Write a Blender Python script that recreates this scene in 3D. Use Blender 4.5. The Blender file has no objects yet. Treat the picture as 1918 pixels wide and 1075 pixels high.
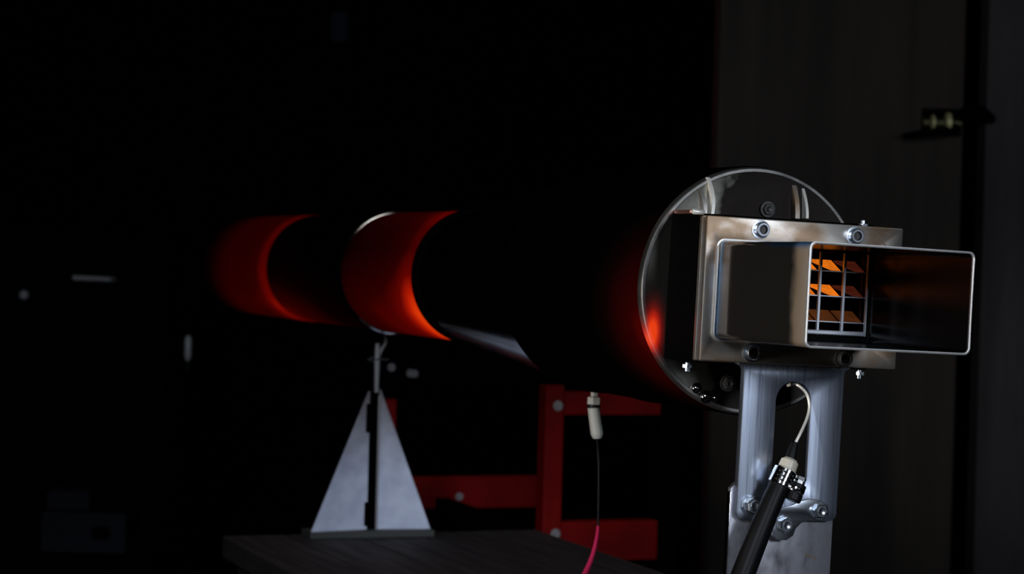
import bpy, bmesh, math, random
import numpy as np
from mathutils import Matrix, Vector
random.seed(7)
SC = bpy.context.scene
COL = SC.collection
R_ = math.radians

# ------------------------------------------------------------------ camera
FPX = 4200.0
CAM = np.array([0.0, 0.0, 1.2])
RHO, PIT = R_(1.5), R_(0.77)
fw = np.array([0, math.cos(PIT), -math.sin(PIT)])
r0 = np.array([1.0, 0, 0]); u0 = np.cross(r0, fw)
RV = math.cos(RHO)*r0 + math.sin(RHO)*u0
UV = -math.sin(RHO)*r0 + math.cos(RHO)*u0
cd = bpy.data.cameras.new('camera')
cam = bpy.data.objects.new('camera', cd); COL.objects.link(cam)
cd.sensor_width = 36.0; cd.lens = FPX/1918*36.0
cam.matrix_world = Matrix(((RV[0], UV[0], -fw[0], CAM[0]), (RV[1], UV[1], -fw[1], CAM[1]),
                           (RV[2], UV[2], -fw[2], CAM[2]), (0, 0, 0, 1)))
cd.clip_start = 0.05; cd.clip_end = 100
cd.dof.use_dof = True; cd.dof.focus_distance = 2.62; cd.dof.aperture_fstop = 7.0
SC.camera = cam

# ------------------------------------------------------------------ world, lights, exposure
w = bpy.data.worlds.new('world'); SC.world = w; w.use_nodes = True
w.node_tree.nodes['Background'].inputs[0].default_value = (0.8, 0.9, 1.0, 1)
w.node_tree.nodes['Background'].inputs[1].default_value = 0.0003
SC.view_settings.view_transform = 'Standard'; SC.view_settings.look = 'None'
SC.view_settings.exposure = 0.0; SC.view_settings.gamma = 1.0
SC.view_settings.use_curve_mapping = False

def area(name, loc, target, sx, sy, power, col, spread=180):
    l = bpy.data.lights.new(name, 'AREA'); l.shape = 'RECTANGLE'; l.size = sx; l.size_y = sy
    l.energy = power; l.color = col; l.spread = R_(spread)
    o = bpy.data.objects.new(name, l); COL.objects.link(o)
    o.location = loc
    o.rotation_euler = (Vector(target)-Vector(loc)).to_track_quat('-Z', 'Y').to_euler()
    return o
area('daylight_right', (1.70, 0.29, 1.6), (0.1, 3.2, 0.95), 0.45, 0.4, 8.5, (0.80, 0.88, 1.0), 110)
area('daylight_front', (-0.5, -1.2, 2.3), (0.0, 3.6, 0.8), 1.2, 0.9, 7.5, (0.78, 0.86, 1.0), 60)
area('left_edge_fill', (-1.5, 1.7, 0.95), (0.2, 2.7, 1.12), 0.14, 0.45, 4.2, (1.0, 0.96, 0.90), 70)  # unseen lamp, added low on the left to brighten left-facing edges
rl = area('band_arc_light', (-0.42, 3.9, 2.22), (-0.21, 4.06, 1.2), 1.3, 0.10, 0.2, (1.0, 0.95, 0.90), 50)  # unseen overhead strip, added to draw the highlight arc on the pipe band
_z = (Vector((-0.42, 3.9, 2.22))-Vector((-0.21, 4.06, 1.2))).normalized(); _x = Vector((0.85, 0.6, 0.55)); _x = (_x-_z*_x.dot(_z)).normalized(); _y = _z.cross(_x)
rl.rotation_euler = Matrix((_x, _y, _z)).transposed().to_euler()

# ------------------------------------------------------------------ frames: engine axis runs away to the left, level
def ray(x, y): return fw + (x-959)/FPX*RV - (y-537.5)/FPX*UV
DISC = np.array([0.2938, 2.7298, 1.1661])         # centre of the front disc
TH = R_(20.686)
AX = np.array([-math.sin(TH), math.cos(TH), 0.0])
EX0 = np.array([AX[1], -AX[0], 0.0]); EZ0 = np.array([0, 0, 1.0])
PH = R_(1.8)
EX = math.cos(PH)*EX0 - math.sin(PH)*EZ0; EZ = math.sin(PH)*EX0 + math.cos(PH)*EZ0
ME = np.array([EX, AX, EZ])                        # engine frame (rolled a little about its axis)
MB = np.array([EX0, AX, EZ0])                      # bench frame
ID = np.eye(3)
def sight(M, x, y, c):
    """point on the plane 'c metres along the engine axis', in frame coordinates"""
    d = ray(x, y); k = (c - M[1] @ (CAM-DISC))/(M[1] @ d)
    v = M @ (CAM + k*d - DISC); return np.array([v[0], c, v[2]])
def E(x, y, c): return sight(ME, x, y, c)
def B(x, y, c): return sight(MB, x, y, c)
ZB = 0.675 - DISC[2]                               # bench top in the bench frame

# ------------------------------------------------------------------ materials
def nt(m): return m.node_tree.nodes, m.node_tree.links
def mat(name, col, rough=0.5, metal=0.0, spec=0.5, col2=None, scale=(8, 8, 8), lo=0.4, hi=0.65, detail=4, rough2=None, bump=0.0, bscale=None):
    m = bpy.data.materials.new(name); m.use_nodes = True
    n, l = nt(m); p = n['Principled BSDF']
    p.inputs['Base Color'].default_value = (*col, 1); p.inputs['Roughness'].default_value = rough
    p.inputs['Metallic'].default_value = metal; p.inputs['Specular IOR Level'].default_value = spec
    if col2 or rough2 is not None or bump:
        tc = n.new('ShaderNodeTexCoord'); mp = n.new('ShaderNodeMapping'); mp.inputs['Scale'].default_value = scale
        l.new(tc.outputs['Object'], mp.inputs[0])
        nz = n.new('ShaderNodeTexNoise'); nz.inputs['Scale'].default_value = 1.0; nz.inputs['Detail'].default_value = detail
        l.new(mp.outputs[0], nz.inputs['Vector'])
        mr = n.new('ShaderNodeMapRange'); mr.inputs[1].default_value = lo; mr.inputs[2].default_value = hi
        l.new(nz.outputs[0], mr.inputs[0])
        if col2:
            mx = n.new('ShaderNodeMix'); mx.data_type = 'RGBA'
            mx.inputs[6].default_value = (*col, 1); mx.inputs[7].default_value = (*col2, 1)
            l.new(mr.outputs[0], mx.inputs[0]); l.new(mx.outputs[2], p.inputs['Base Color'])
        if rough2 is not None:
            r = n.new('ShaderNodeMapRange'); r.inputs[3].default_value = rough; r.inputs[4].default_value = rough2
            l.new(mr.outputs[0], r.inputs[0]); l.new(r.outputs[0], p.inputs['Roughness'])
        if bump:
            b = n.new('ShaderNodeBump'); b.inputs['Strength'].default_value = bump; b.inputs['Distance'].default_value = 0.002
            l.new(nz.outputs[0], b.inputs['Height']); l.new(b.outputs[0], p.inputs['Normal'])
    return m
def ramp(n, stops, interp='LINEAR'):
    r = n.new('ShaderNodeValToRGB'); e = r.color_ramp.elements; r.color_ramp.interpolation = interp
    while len(e) < len(stops): e.new(0.5)
    for k, (q, c) in enumerate(stops):
        e[k].position = q; e[k].color = (*c, 1) if isinstance(c, tuple) else (c, c, c, 1)
    return r
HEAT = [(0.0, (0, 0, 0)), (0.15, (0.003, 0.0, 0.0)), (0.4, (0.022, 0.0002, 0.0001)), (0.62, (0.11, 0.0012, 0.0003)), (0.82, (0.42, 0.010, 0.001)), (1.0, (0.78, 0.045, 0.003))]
def hot_metal(name, t0, t1, tstops, zstops, hot_spot=None, base=(0.0007, 0.0006, 0.0006), rough=0.85, metal=0.0, xbias=0.0):
    """steel that glows by its own heat: heat falls off along the pipe and round it"""
    m = bpy.data.materials.new(name); m.use_nodes = True
    n, l = nt(m); p = n['Principled BSDF']
    p.inputs['Base Color'].default_value = (*base, 1); p.inputs['Roughness'].default_value = rough
    p.inputs['Metallic'].default_value = metal; p.inputs['Specular IOR Level'].default_value = 0.0
    tc = n.new('ShaderNodeTexCoord')
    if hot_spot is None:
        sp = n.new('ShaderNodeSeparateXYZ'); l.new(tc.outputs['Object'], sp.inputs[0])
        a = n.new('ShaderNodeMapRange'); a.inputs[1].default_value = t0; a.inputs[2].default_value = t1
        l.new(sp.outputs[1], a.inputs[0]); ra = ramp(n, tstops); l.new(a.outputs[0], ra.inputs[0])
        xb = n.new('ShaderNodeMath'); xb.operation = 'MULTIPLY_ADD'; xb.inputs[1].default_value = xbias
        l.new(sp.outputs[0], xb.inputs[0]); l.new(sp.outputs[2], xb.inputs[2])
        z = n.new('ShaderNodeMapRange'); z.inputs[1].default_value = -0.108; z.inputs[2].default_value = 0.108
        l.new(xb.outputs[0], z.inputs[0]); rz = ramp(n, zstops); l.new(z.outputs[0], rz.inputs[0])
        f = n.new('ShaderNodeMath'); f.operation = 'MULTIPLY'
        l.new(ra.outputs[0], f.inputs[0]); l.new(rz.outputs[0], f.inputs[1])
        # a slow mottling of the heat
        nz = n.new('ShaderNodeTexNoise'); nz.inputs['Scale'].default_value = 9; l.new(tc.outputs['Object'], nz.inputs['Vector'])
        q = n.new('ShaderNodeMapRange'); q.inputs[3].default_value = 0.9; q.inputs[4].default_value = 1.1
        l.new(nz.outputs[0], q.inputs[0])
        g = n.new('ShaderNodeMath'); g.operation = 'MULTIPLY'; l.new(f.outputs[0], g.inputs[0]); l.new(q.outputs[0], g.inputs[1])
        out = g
    else:
        (c, sc, top) = hot_spot
        mp = n.new('ShaderNodeMapping'); mp.inputs['Location'].default_value = tuple(-c[i]*sc[i] for i in range(3)); mp.inputs['Scale'].default_value = sc
        l.new(tc.outputs['Object'], mp.inputs[0])
        ln = n.new('ShaderNodeVectorMath'); ln.operation = 'LENGTH'; l.new(mp.outputs[0], ln.inputs[0])
        out = n.new('ShaderNodeMapRange'); out.inputs[1].default_value = 1.0; out.inputs[2].default_value = 0.0; out.inputs[4].default_value = top
        l.new(ln.outputs['Value'], out.inputs[0])
    rh = ramp(n, HEAT); l.new(out.outputs[0], rh.inputs[0])
    l.new(rh.outputs[0], p.inputs['Emission Color']); p.inputs['Emission Strength'].default_value = 1.0
    return m

M = {}
M['soot'] = mat('sooty_black_steel', (0.0011, 0.0010, 0.0010), 0.85, 0.0, 0.015, (0.0007, 0.0007, 0.0007))
M['conesteel'] = mat('dark_bare_steel', (0.30, 0.29, 0.29), 0.14, 1.0, 0.5, (0.18, 0.17, 0.17), (12, 12, 12))
M['dimsteel'] = mat('dimmed_bolt_steel', (0.05, 0.048, 0.046), 0.5, 0.6)  # dim bolts; also shade painted into sockets and the bolt under the tube
M['black'] = mat('black_paint', (0.0012, 0.0012, 0.0012), 0.8, 0.0, 0.02, (0.0009, 0.0009, 0.0009))
M['disc'] = mat('polished_sooty_disc', (0.60, 0.58, 0.50), 0.24, 1.0, 0.5, (0.018, 0.015, 0.014), (20, 20, 20), -0.12, 0.24, 8, 0.34, 0.16)
n_, l_ = nt(M['disc']); _mr = [x for x in n_ if x.bl_idname == 'ShaderNodeMapRange'][0]; _nz = [x for x in n_ if x.bl_idname == 'ShaderNodeTexNoise'][0]
_tc = [x for x in n_ if x.bl_idname == 'ShaderNodeTexCoord'][0]; _sp = n_.new('ShaderNodeSeparateXYZ'); l_.new(_tc.outputs['Object'], _sp.inputs[0])
_ad = n_.new('ShaderNodeMath'); _ad.operation = 'MULTIPLY_ADD'; _ad.inputs[1].default_value = 5.5; l_.new(_sp.outputs[0], _ad.inputs[0]); l_.new(_nz.outputs[0], _ad.inputs[2]); l_.new(_ad.outputs[0], _mr.inputs[0])
M['plate'] = mat('heat_stained_flange_steel', (0.50, 0.47, 0.43), 0.36, 1.0, 0.5, (0.27, 0.19, 0.125), (16, 16, 22), 0.44, 0.64, 5, 0.5, 0.10)
M['alu'] = mat('milled_aluminium', (0.54, 0.60, 0.72), 0.30, 1.0, 0.5, (0.17, 0.19, 0.25), (190, 20, 7), 0.38, 0.66, 6, 0.44, 0.08)
M['alu2'] = mat('dull_aluminium', (0.46, 0.46, 0.51), 0.45, 1.0, 0.5, (0.13, 0.125, 0.14), (34, 34, 20), 0.40, 0.66, 8, 0.6, 0.15)
M['zinc'] = mat('zinc_plated_steel', (0.66, 0.72, 0.80), 0.25, 1.0)
M['chrome'] = mat('bright_steel', (0.8, 0.8, 0.8), 0.12, 1.0)
M['rim'] = mat('ground_edge_steel', (0.62, 0.61, 0.59), 0.38, 0.85)
M['inner'] = mat('shaded_tube_inside', (0.003, 0.003, 0.003), 0.20, 0.0, 0.10, (0.002, 0.002, 0.002), (10, 10, 10))  # even black puts the shade inside the tube into the colour
M['rubber'] = mat('black_rubber', (0.004, 0.004, 0.0045), 0.42, 0.0, 0.14)
M['cream'] = mat('cream_ceramic', (0.50, 0.46, 0.37), 0.35)
M['ceramic'] = mat('white_ceramic', (0.40, 0.39, 0.35), 0.4)
M['brass'] = mat('brass', (0.50, 0.46, 0.22), 0.45, 0.3)
M['brassdark'] = mat('dimmed_brass', (0.08, 0.075, 0.03), 0.5, 0.5)  # barrel darkened so the paler collars read as painted glints
M['red'] = mat('red_paint', (0.20, 0.0015, 0.002), 0.6, 0.0, 0.1, (0.13, 0.001, 0.0015), (9, 9, 9))
M['pink'] = mat('red_pink_insulation', (0.55, 0.02, 0.09), 0.4)
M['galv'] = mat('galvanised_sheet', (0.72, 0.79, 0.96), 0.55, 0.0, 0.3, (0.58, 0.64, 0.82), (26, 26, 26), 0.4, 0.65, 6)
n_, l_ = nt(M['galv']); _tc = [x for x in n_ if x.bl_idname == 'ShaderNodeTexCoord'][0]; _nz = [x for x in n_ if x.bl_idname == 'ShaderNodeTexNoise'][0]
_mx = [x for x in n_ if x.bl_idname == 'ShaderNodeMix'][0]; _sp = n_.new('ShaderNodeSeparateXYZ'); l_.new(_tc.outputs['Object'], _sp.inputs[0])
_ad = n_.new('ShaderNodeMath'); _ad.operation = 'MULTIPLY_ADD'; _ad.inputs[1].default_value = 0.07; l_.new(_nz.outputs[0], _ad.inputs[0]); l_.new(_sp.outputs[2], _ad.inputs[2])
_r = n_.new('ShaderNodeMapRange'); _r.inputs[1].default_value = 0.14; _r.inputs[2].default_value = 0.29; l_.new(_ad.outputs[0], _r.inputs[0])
_m2 = n_.new('ShaderNodeMix'); _m2.data_type = 'RGBA'; _m2.inputs[7].default_value = (0.22, 0.205, 0.21, 1); l_.new(_r.outputs[0], _m2.inputs[0]); l_.new(_mx.outputs[2], _m2.inputs[6]); l_.new(_m2.outputs[2], n_['Principled BSDF'].inputs['Base Color'])  # sheets turn grey towards the top: heat stain plus engine shade put into colour
M['galvdark'] = mat('dark_cast_edge', (0.05, 0.055, 0.05), 0.6)
M['wood'] = mat('dark_bench_wood', (0.050, 0.043, 0.042), 0.65, 0.0, 0.25, (0.020, 0.017, 0.017), (70, 4, 70), 0.35, 0.7, 5, 0.8, 0.2)
M['door'] = mat('grey_weathered_boards', (0.035, 0.029, 0.024), 0.85, 0.0, 0.05, (0.024, 0.021, 0.018), (22, 22, 1.6), 0.35, 0.7, 5)
M['jamb'] = mat('grey_jamb', (0.050, 0.044, 0.045), 0.85, 0.0, 0.05, (0.026, 0.024, 0.025), (14, 14, 1.5), 0.35, 0.7, 5)
M['redjamb'] = mat('dark_red_stain', (0.020, 0.004, 0.004), 0.8, 0.0, 0.1)
M['dark'] = mat('dark_wall', (0.0010, 0.0010, 0.0010), 0.95, 0.0, 0.0, (0.0008, 0.0008, 0.0008))
M['floor'] = mat('dark_concrete', (0.003, 0.003, 0.003), 0.95, 0.0, 0.02, (0.002, 0.002, 0.002), (6, 6, 6))
M['copper'] = mat('copper', (0.55, 0.26, 0.2), 0.4, 1.0)
M['gridbar'] = mat('pale_grid_steel', (0.66, 0.70, 0.76), 0.4, 0.5)
M['rimring'] = mat('satin_edge', (0.24, 0.23, 0.215), 0.42, 0.95, 0.5, (0.10, 0.097, 0.094), (18, 18, 18))
M['pale'] = mat('pale_satin_steel', (0.72, 0.69, 0.62), 0.40, 0.45)
M['scratch'] = mat('scratched_mark', (0.16, 0.11, 0.08), 0.6, 0.6)
M['grey'] = mat('grey_box_paint', (0.012, 0.0125, 0.016), 0.8, 0.0, 0.02)
M['dullsteel'] = mat('dull_steel', (0.30, 0.30, 0.30), 0.5, 0.2)

def tube_metal():
    """stainless box tube: mirror finish, straw and blue heat tint by the weld, brown band at the mouth"""
    m = bpy.data.materials.new('heat_tinted_stainless'); m.use_nodes = True
    n, l = nt(m); p = n['Principled BSDF']; p.inputs['Metallic'].default_value = 0.92
    tc = n.new('ShaderNodeTexCoord'); sp = n.new('ShaderNodeSeparateXYZ'); l.new(tc.outputs['Object'], sp.inputs[0])
    nz = n.new('ShaderNodeTexNoise'); nz.inputs['Scale'].default_value = 30; nz.inputs['Detail'].default_value = 4
    l.new(tc.outputs['Object'], nz.inputs['Vector'])
    ad = n.new('ShaderNodeMath'); ad.operation = 'MULTIPLY_ADD'; ad.inputs[1].default_value = 0.018
    l.new(nz.outputs[0], ad.inputs[0]); l.new(sp.outputs[1], ad.inputs[2])
    mr = n.new('ShaderNodeMapRange'); mr.inputs[1].default_value = -0.325; mr.inputs[2].default_value = -0.09
    l.new(ad.outputs[0], mr.inputs[0])
    mt = ramp(n, [(0.0, 0.55), (0.13, 0.6), (0.2, 0.93), (0.92, 0.93), (1.0, 0.8)]); l.new(mr.outputs[0], mt.inputs[0]); l.new(mt.outputs[0], p.inputs['Metallic'])
    rc = ramp(n, [(0.0, (0.46, 0.38, 0.31)), (0.14, (0.34, 0.25, 0.17)), (0.20, (0.17, 0.15, 0.13)), (0.90, (0.15, 0.13, 0.12)), (0.95, (0.08, 0.18, 0.32)), (0.98, (0.5, 0.36, 0.2)), (1.0, (0.5, 0.46, 0.42))])
    l.new(mr.outputs[0], rc.inputs[0])
    zz = n.new('ShaderNodeMapRange'); zz.inputs[1].default_value = 0.047; zz.inputs[2].default_value = 0.0535; l.new(sp.outputs[2], zz.inputs[0])
    yy = ramp(n, [(0.0, 0.0), (0.06, 1.0), (0.42, 1.0), (0.5, 0.0)]); l.new(mr.outputs[0], yy.inputs[0])
    ml = n.new('ShaderNodeMath'); ml.operation = 'MULTIPLY'; l.new(zz.outputs[0], ml.inputs[0]); l.new(yy.outputs[0], ml.inputs[1])
    mb = n.new('ShaderNodeMix'); mb.data_type = 'RGBA'; mb.inputs[7].default_value = (0.05, 0.17, 0.36, 1)
    l.new(ml.outputs[0], mb.inputs[0]); l.new(rc.outputs[0], mb.inputs[6]); l.new(mb.outputs[2], p.inputs['Base Color'])
    rr = ramp(n, [(0.0, 0.42), (0.14, 0.4), (0.2, 0.12), (0.9, 0.12), (0.96, 0.3), (1.0, 0.35)])
    l.new(mr.outputs[0], rr.inputs[0]); l.new(rr.outputs[0], p.inputs['Roughness'])
    return m
M['tube'] = tube_metal()
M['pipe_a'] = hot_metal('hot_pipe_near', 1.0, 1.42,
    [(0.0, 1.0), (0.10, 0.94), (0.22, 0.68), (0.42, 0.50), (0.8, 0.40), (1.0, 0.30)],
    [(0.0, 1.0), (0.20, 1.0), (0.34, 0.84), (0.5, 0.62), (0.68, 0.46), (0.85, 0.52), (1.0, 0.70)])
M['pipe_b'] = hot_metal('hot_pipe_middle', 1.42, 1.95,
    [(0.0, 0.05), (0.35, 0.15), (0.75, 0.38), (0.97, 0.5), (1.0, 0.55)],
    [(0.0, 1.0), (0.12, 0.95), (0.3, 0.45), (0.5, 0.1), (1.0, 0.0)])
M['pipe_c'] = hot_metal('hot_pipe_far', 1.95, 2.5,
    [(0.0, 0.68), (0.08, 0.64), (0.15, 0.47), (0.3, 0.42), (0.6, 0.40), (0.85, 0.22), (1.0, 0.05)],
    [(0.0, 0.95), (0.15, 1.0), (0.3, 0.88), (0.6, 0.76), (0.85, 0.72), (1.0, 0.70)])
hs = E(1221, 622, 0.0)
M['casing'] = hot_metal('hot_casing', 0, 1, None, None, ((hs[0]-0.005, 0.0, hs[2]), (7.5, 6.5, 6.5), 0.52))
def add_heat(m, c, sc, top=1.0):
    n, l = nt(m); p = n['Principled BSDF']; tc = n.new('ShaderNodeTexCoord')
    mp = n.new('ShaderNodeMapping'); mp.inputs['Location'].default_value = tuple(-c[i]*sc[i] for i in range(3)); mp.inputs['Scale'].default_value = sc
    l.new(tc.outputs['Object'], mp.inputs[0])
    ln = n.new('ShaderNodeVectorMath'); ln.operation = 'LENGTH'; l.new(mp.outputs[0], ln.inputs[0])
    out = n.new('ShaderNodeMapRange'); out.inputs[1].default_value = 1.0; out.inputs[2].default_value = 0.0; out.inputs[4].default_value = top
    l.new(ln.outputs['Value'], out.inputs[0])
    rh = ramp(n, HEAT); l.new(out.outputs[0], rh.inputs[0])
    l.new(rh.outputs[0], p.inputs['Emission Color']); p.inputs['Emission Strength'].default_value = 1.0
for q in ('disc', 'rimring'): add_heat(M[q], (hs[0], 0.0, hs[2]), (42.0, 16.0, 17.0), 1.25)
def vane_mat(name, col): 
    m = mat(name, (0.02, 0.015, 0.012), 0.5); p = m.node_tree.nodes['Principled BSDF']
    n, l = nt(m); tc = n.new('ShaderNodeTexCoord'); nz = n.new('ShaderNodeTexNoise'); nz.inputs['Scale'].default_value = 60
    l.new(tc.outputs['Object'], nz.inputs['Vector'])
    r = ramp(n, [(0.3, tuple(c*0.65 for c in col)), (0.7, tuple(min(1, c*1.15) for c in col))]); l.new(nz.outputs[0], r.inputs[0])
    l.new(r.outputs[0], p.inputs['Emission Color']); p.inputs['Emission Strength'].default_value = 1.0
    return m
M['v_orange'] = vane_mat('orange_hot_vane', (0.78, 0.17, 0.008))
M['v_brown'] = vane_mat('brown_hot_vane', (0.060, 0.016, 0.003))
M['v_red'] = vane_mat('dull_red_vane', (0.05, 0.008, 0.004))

# ------------------------------------------------------------------ builders
def tag(o, label, cat, group=None, kind=None):
    if label: o['label'] = label
    if cat: o['category'] = cat
    if group: o['group'] = group
    if kind: o['kind'] = kind
    return o
BASE = {}
def thing(name, label, cat, Mx, base, group=None):
    """an Empty at 'base' (frame coordinates) turned into frame Mx"""
    o = bpy.data.objects.new(name, None); COL.objects.link(o)
    base = np.array(base, float)
    wpos = DISC + Mx.T @ base
    o.matrix_world = Matrix([[*Mx.T[i], wpos[i]] for i in range(3)] + [[0, 0, 0, 1]])
    o.empty_display_size = 0.05
    BASE[o] = base
    return tag(o, label, cat, group)
def root_of(o):
    while o.parent: o = o.parent
    return o
def obj(name, bm, m, parent=None, smooth=None, label=None, Mx=None, base=None):
    """link a bmesh given in frame coordinates as ONE mesh object under parent"""
    me = bpy.data.meshes.new(name)
    if parent: base = BASE[root_of(parent)]
    if base is not None:
        for v in bm.verts: v.co -= Vector(base)
    bmesh.ops.recalc_face_normals(bm, faces=bm.faces)
    bm.to_mesh(me); bm.free()
    o = bpy.data.objects.new(name, me); COL.objects.link(o)
    for mm in (m if isinstance(m, list) else [m]): me.materials.append(mm)
    if smooth is not None:
        for p in me.polygons: p.use_smooth = True
        try: me.set_sharp_from_angle(angle=R_(smooth))
        except Exception: pass
    if parent: o.parent = parent
    elif Mx is not None:
        wpos = DISC + Mx.T @ np.array(base, float)
        o.matrix_world = Matrix([[*Mx.T[i], wpos[i]] for i in range(3)] + [[0, 0, 0, 1]])
    if label: o['label'] = label
    return o
def box(bm, a, b, bev=0.0):
    a, b = Vector(a), Vector(b)
    r = bmesh.ops.create_cube(bm, size=1.0)
    vs = r['verts']
    for v in vs:
        v.co = Vector([(a[i]+b[i])/2 + v.co[i]*abs(b[i]-a[i]) for i in range(3)])
    if bev:
        es = list({e for v in vs for e in v.link_edges})
        bmesh.ops.bevel(bm, geom=es, offset=bev, segments=2, affect='EDGES', profile=0.5)
    return bm
def nb(): return bmesh.new()
def lathe(bm, prof, axis='y', c=(0, 0, 0), seg=96, closed=False):
    """prof: list of (r, t); revolve round an axis through c"""
    rings = []
    for r, t in prof:
        ring = []
        for k in range(seg):
            a = 2*math.pi*k/seg; p, q = r*math.cos(a), r*math.sin(a)
            if axis == 'y': co = (c[0]+p, c[1]+t, c[2]+q)
            elif axis == 'z': co = (c[0]+p, c[1]+q, c[2]+t)
            else: co = (c[0]+t, c[1]+p, c[2]+q)
            ring.append(bm.verts.new(co))
        rings.append(ring)
    n = len(rings)
    for i in range(n if closed else n-1):
        A, C_ = rings[i], rings[(i+1) % n]
        for k in range(seg):
            bm.faces.new((A[k], A[(k+1) % seg], C_[(k+1) % seg], C_[k]))
    if not closed:
        bm.faces.new(rings[0]); bm.faces.new(rings[-1])
    return bm
def tube(bm, pts, r, seg=12, rads=None, smooth=True, steps=6):
    """swept round tube through pts (Catmull-Rom)"""
    P = [np.array(p, float) for p in pts]
    if smooth and len(P) > 2:
        Q, RR = [], []
        for i in range(len(P)-1):
            p0, p1, p2, p3 = P[max(i-1, 0)], P[i], P[i+1], P[min(i+2, len(P)-1)]
            for s in range(steps):
                t = s/steps
                Q.append(0.5*((2*p1)+(-p0+p2)*t+(2*p0-5*p1+4*p2-p3)*t*t+(-p0+3*p1-3*p2+p3)*t**3))
                if rads: RR.append(rads[i]*(1-t)+rads[i+1]*t)
        Q.append(P[-1]); 
        if rads: RR.append(rads[-1])
        P = Q; rads = RR if rads else None
    prev = None; rings = []
    up = np.array([0.3, 0.9, 0.1])
    for i, p in enumerate(P):
        d = P[min(i+1, len(P)-1)] - P[max(i-1, 0)]; d /= np.linalg.norm(d)
        s = np.cross(d, up); s /= np.linalg.norm(s); u = np.cross(s, d); up = u
        rr = rads[i] if rads else r
        rings.append([bm.verts.new(p + rr*(math.cos(2*math.pi*k/seg)*s + math.sin(2*math.pi*k/seg)*u)) for k in range(seg)])
    for A, C_ in zip(rings, rings[1:]):
        for k in range(seg): bm.faces.new((A[k], A[(k+1) % seg], C_[(k+1) % seg], C_[k]))
    bm.faces.new(rings[0]); bm.faces.new(rings[-1])
    return bm
def rrect(x0, x1, z0, z1, r, seg=6):
    pts = []
    for cx, cz, a0 in ((x1-r, z1-r, 0), (x0+r, z1-r, 90), (x0+r, z0+r, 180), (x1-r, z0+r, 270)):
        for k in range(seg+1):
            a = R_(a0+90*k/seg); pts.append((cx+r*math.cos(a), cz+r*math.sin(a)))
    return pts
def circ(cx, cz, r, seg=20): return [(cx+r*math.cos(2*math.pi*k/seg), cz+r*math.sin(2*math.pi*k/seg)) for k in range(seg)]
def slab(outlines, y0, y1, bev=0.0):
    """flat plate cut to outlines in x,z (first outside, others holes), from y0 (front) to y1"""
    cu = bpy.data.curves.new('tmp', 'CURVE'); cu.dimensions = '2D'; cu.fill_mode = 'BOTH'
    cu.extrude = max(abs(y1-y0)/2-bev, 1e-5); cu.bevel_depth = bev; cu.bevel_resolution = 1; cu.offset = -bev
    for pts in outlines:
        s = cu.splines.new('POLY'); s.points.add(len(pts)-1); s.use_cyclic_u = True
        for p, q in zip(s.points, pts): p.co = (q[0], q[1], 0, 1)
    o = bpy.data.objects.new('tmp', cu); me = bpy.data.meshes.new_from_object(o)
    bm = nb(); bm.from_mesh(me)
    bmesh.ops.remove_doubles(bm, verts=bm.verts, dist=1e-6)
    for v in bm.verts:
        x, z, t = v.co; v.co = (x, (y0+y1)/2 - t, z)
    bpy.data.objects.remove(o); bpy.data.curves.remove(cu); bpy.data.meshes.remove(me)
    return bm
def band(pa, pb, thick_y0, y1, caps=True):
    """closed loop pair pa (outer) and pb (inner) in x,z swept from y0 to y1: a hollow tube"""
    bm = nb(); n = len(pa)
    V = [[bm.verts.new((p[0], y, p[1])) for p in loop] for y in (thick_y0, y1) for loop in (pa, pb)]
    oa0, ib0, oa1, ib1 = V
    for k in range(n):
        j = (k+1) % n
        bm.faces.new((oa0[k], oa0[j], oa1[j], oa1[k]))
        bm.faces.new((ib0[k], ib0[j], ib1[j], ib1[k]))
        bm.faces.new((oa0[k], oa0[j], ib0[j], ib0[k]))
        bm.faces.new((oa1[k], oa1[j], ib1[j], ib1[k]))
    return bm
def socket_bolt_mesh(r=0.0088, h=0.009):
    bm = nb(); seg = 24
    lathe(bm, [(r*1.28, 0.0), (r*1.28, -0.0016), (r, -0.0018), (r, -h+0.001), (r-0.001, -h), (r*0.62, -h), (r*0.56, -h+0.004), (0.0006, -h+0.0042)], 'y', seg=seg)
    return bm
def hex_bolt_mesh(r=0.0095, h=0.007, washer=1.3):
    bm = nb()
    lathe(bm, [(r*washer, 0.0), (r*washer, -0.002), (r*0.7, -0.0021)], 'y', seg=24)
    lathe(bm, [(r, -0.002), (r, -h+0.0012), (r*0.86, -h)], 'y', seg=6)
    lathe(bm, [(r*0.55, -h), (r*0.5, -h-0.0012), (r*0.25, -h-0.0003)], 'y', seg=16)
    return bm
MESHCACHE = {}
def shared(name, key, maker, m, parent, at, rot=None, label=None, smooth=30, recess=0):
    """a small piece whose mesh data is shared; 'at' in frame coordinates"""
    if key not in MESHCACHE:
        me = bpy.data.meshes.new(name); bm = maker(); bmesh.ops.recalc_face_normals(bm, faces=bm.faces); bm.to_mesh(me); bm.free()
        for p in me.polygons: p.use_smooth = True
        me.set_sharp_from_angle(angle=R_(smooth)); me.materials.append(m); MESHCACHE[key] = me
        if recess:
            me.materials.append(M['dimsteel']); h = min(v.co.y for v in me.vertices)  # shade of the socket recess put into a darker material
            for p in me.polygons:
                if p.center.y > h+0.0006 and math.hypot(p.center.x, p.center.z) < recess and p.center.y < -0.003: p.material_index = 1
    o = bpy.data.objects.new(name, MESHCACHE[key]); COL.objects.link(o); o.parent = parent
    base = BASE[root_of(parent)]
    o.location = Vector(np.array(at, float)-base)
    if rot: o.rotation_euler = rot
    if label: o['label'] = label
    return o

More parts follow.
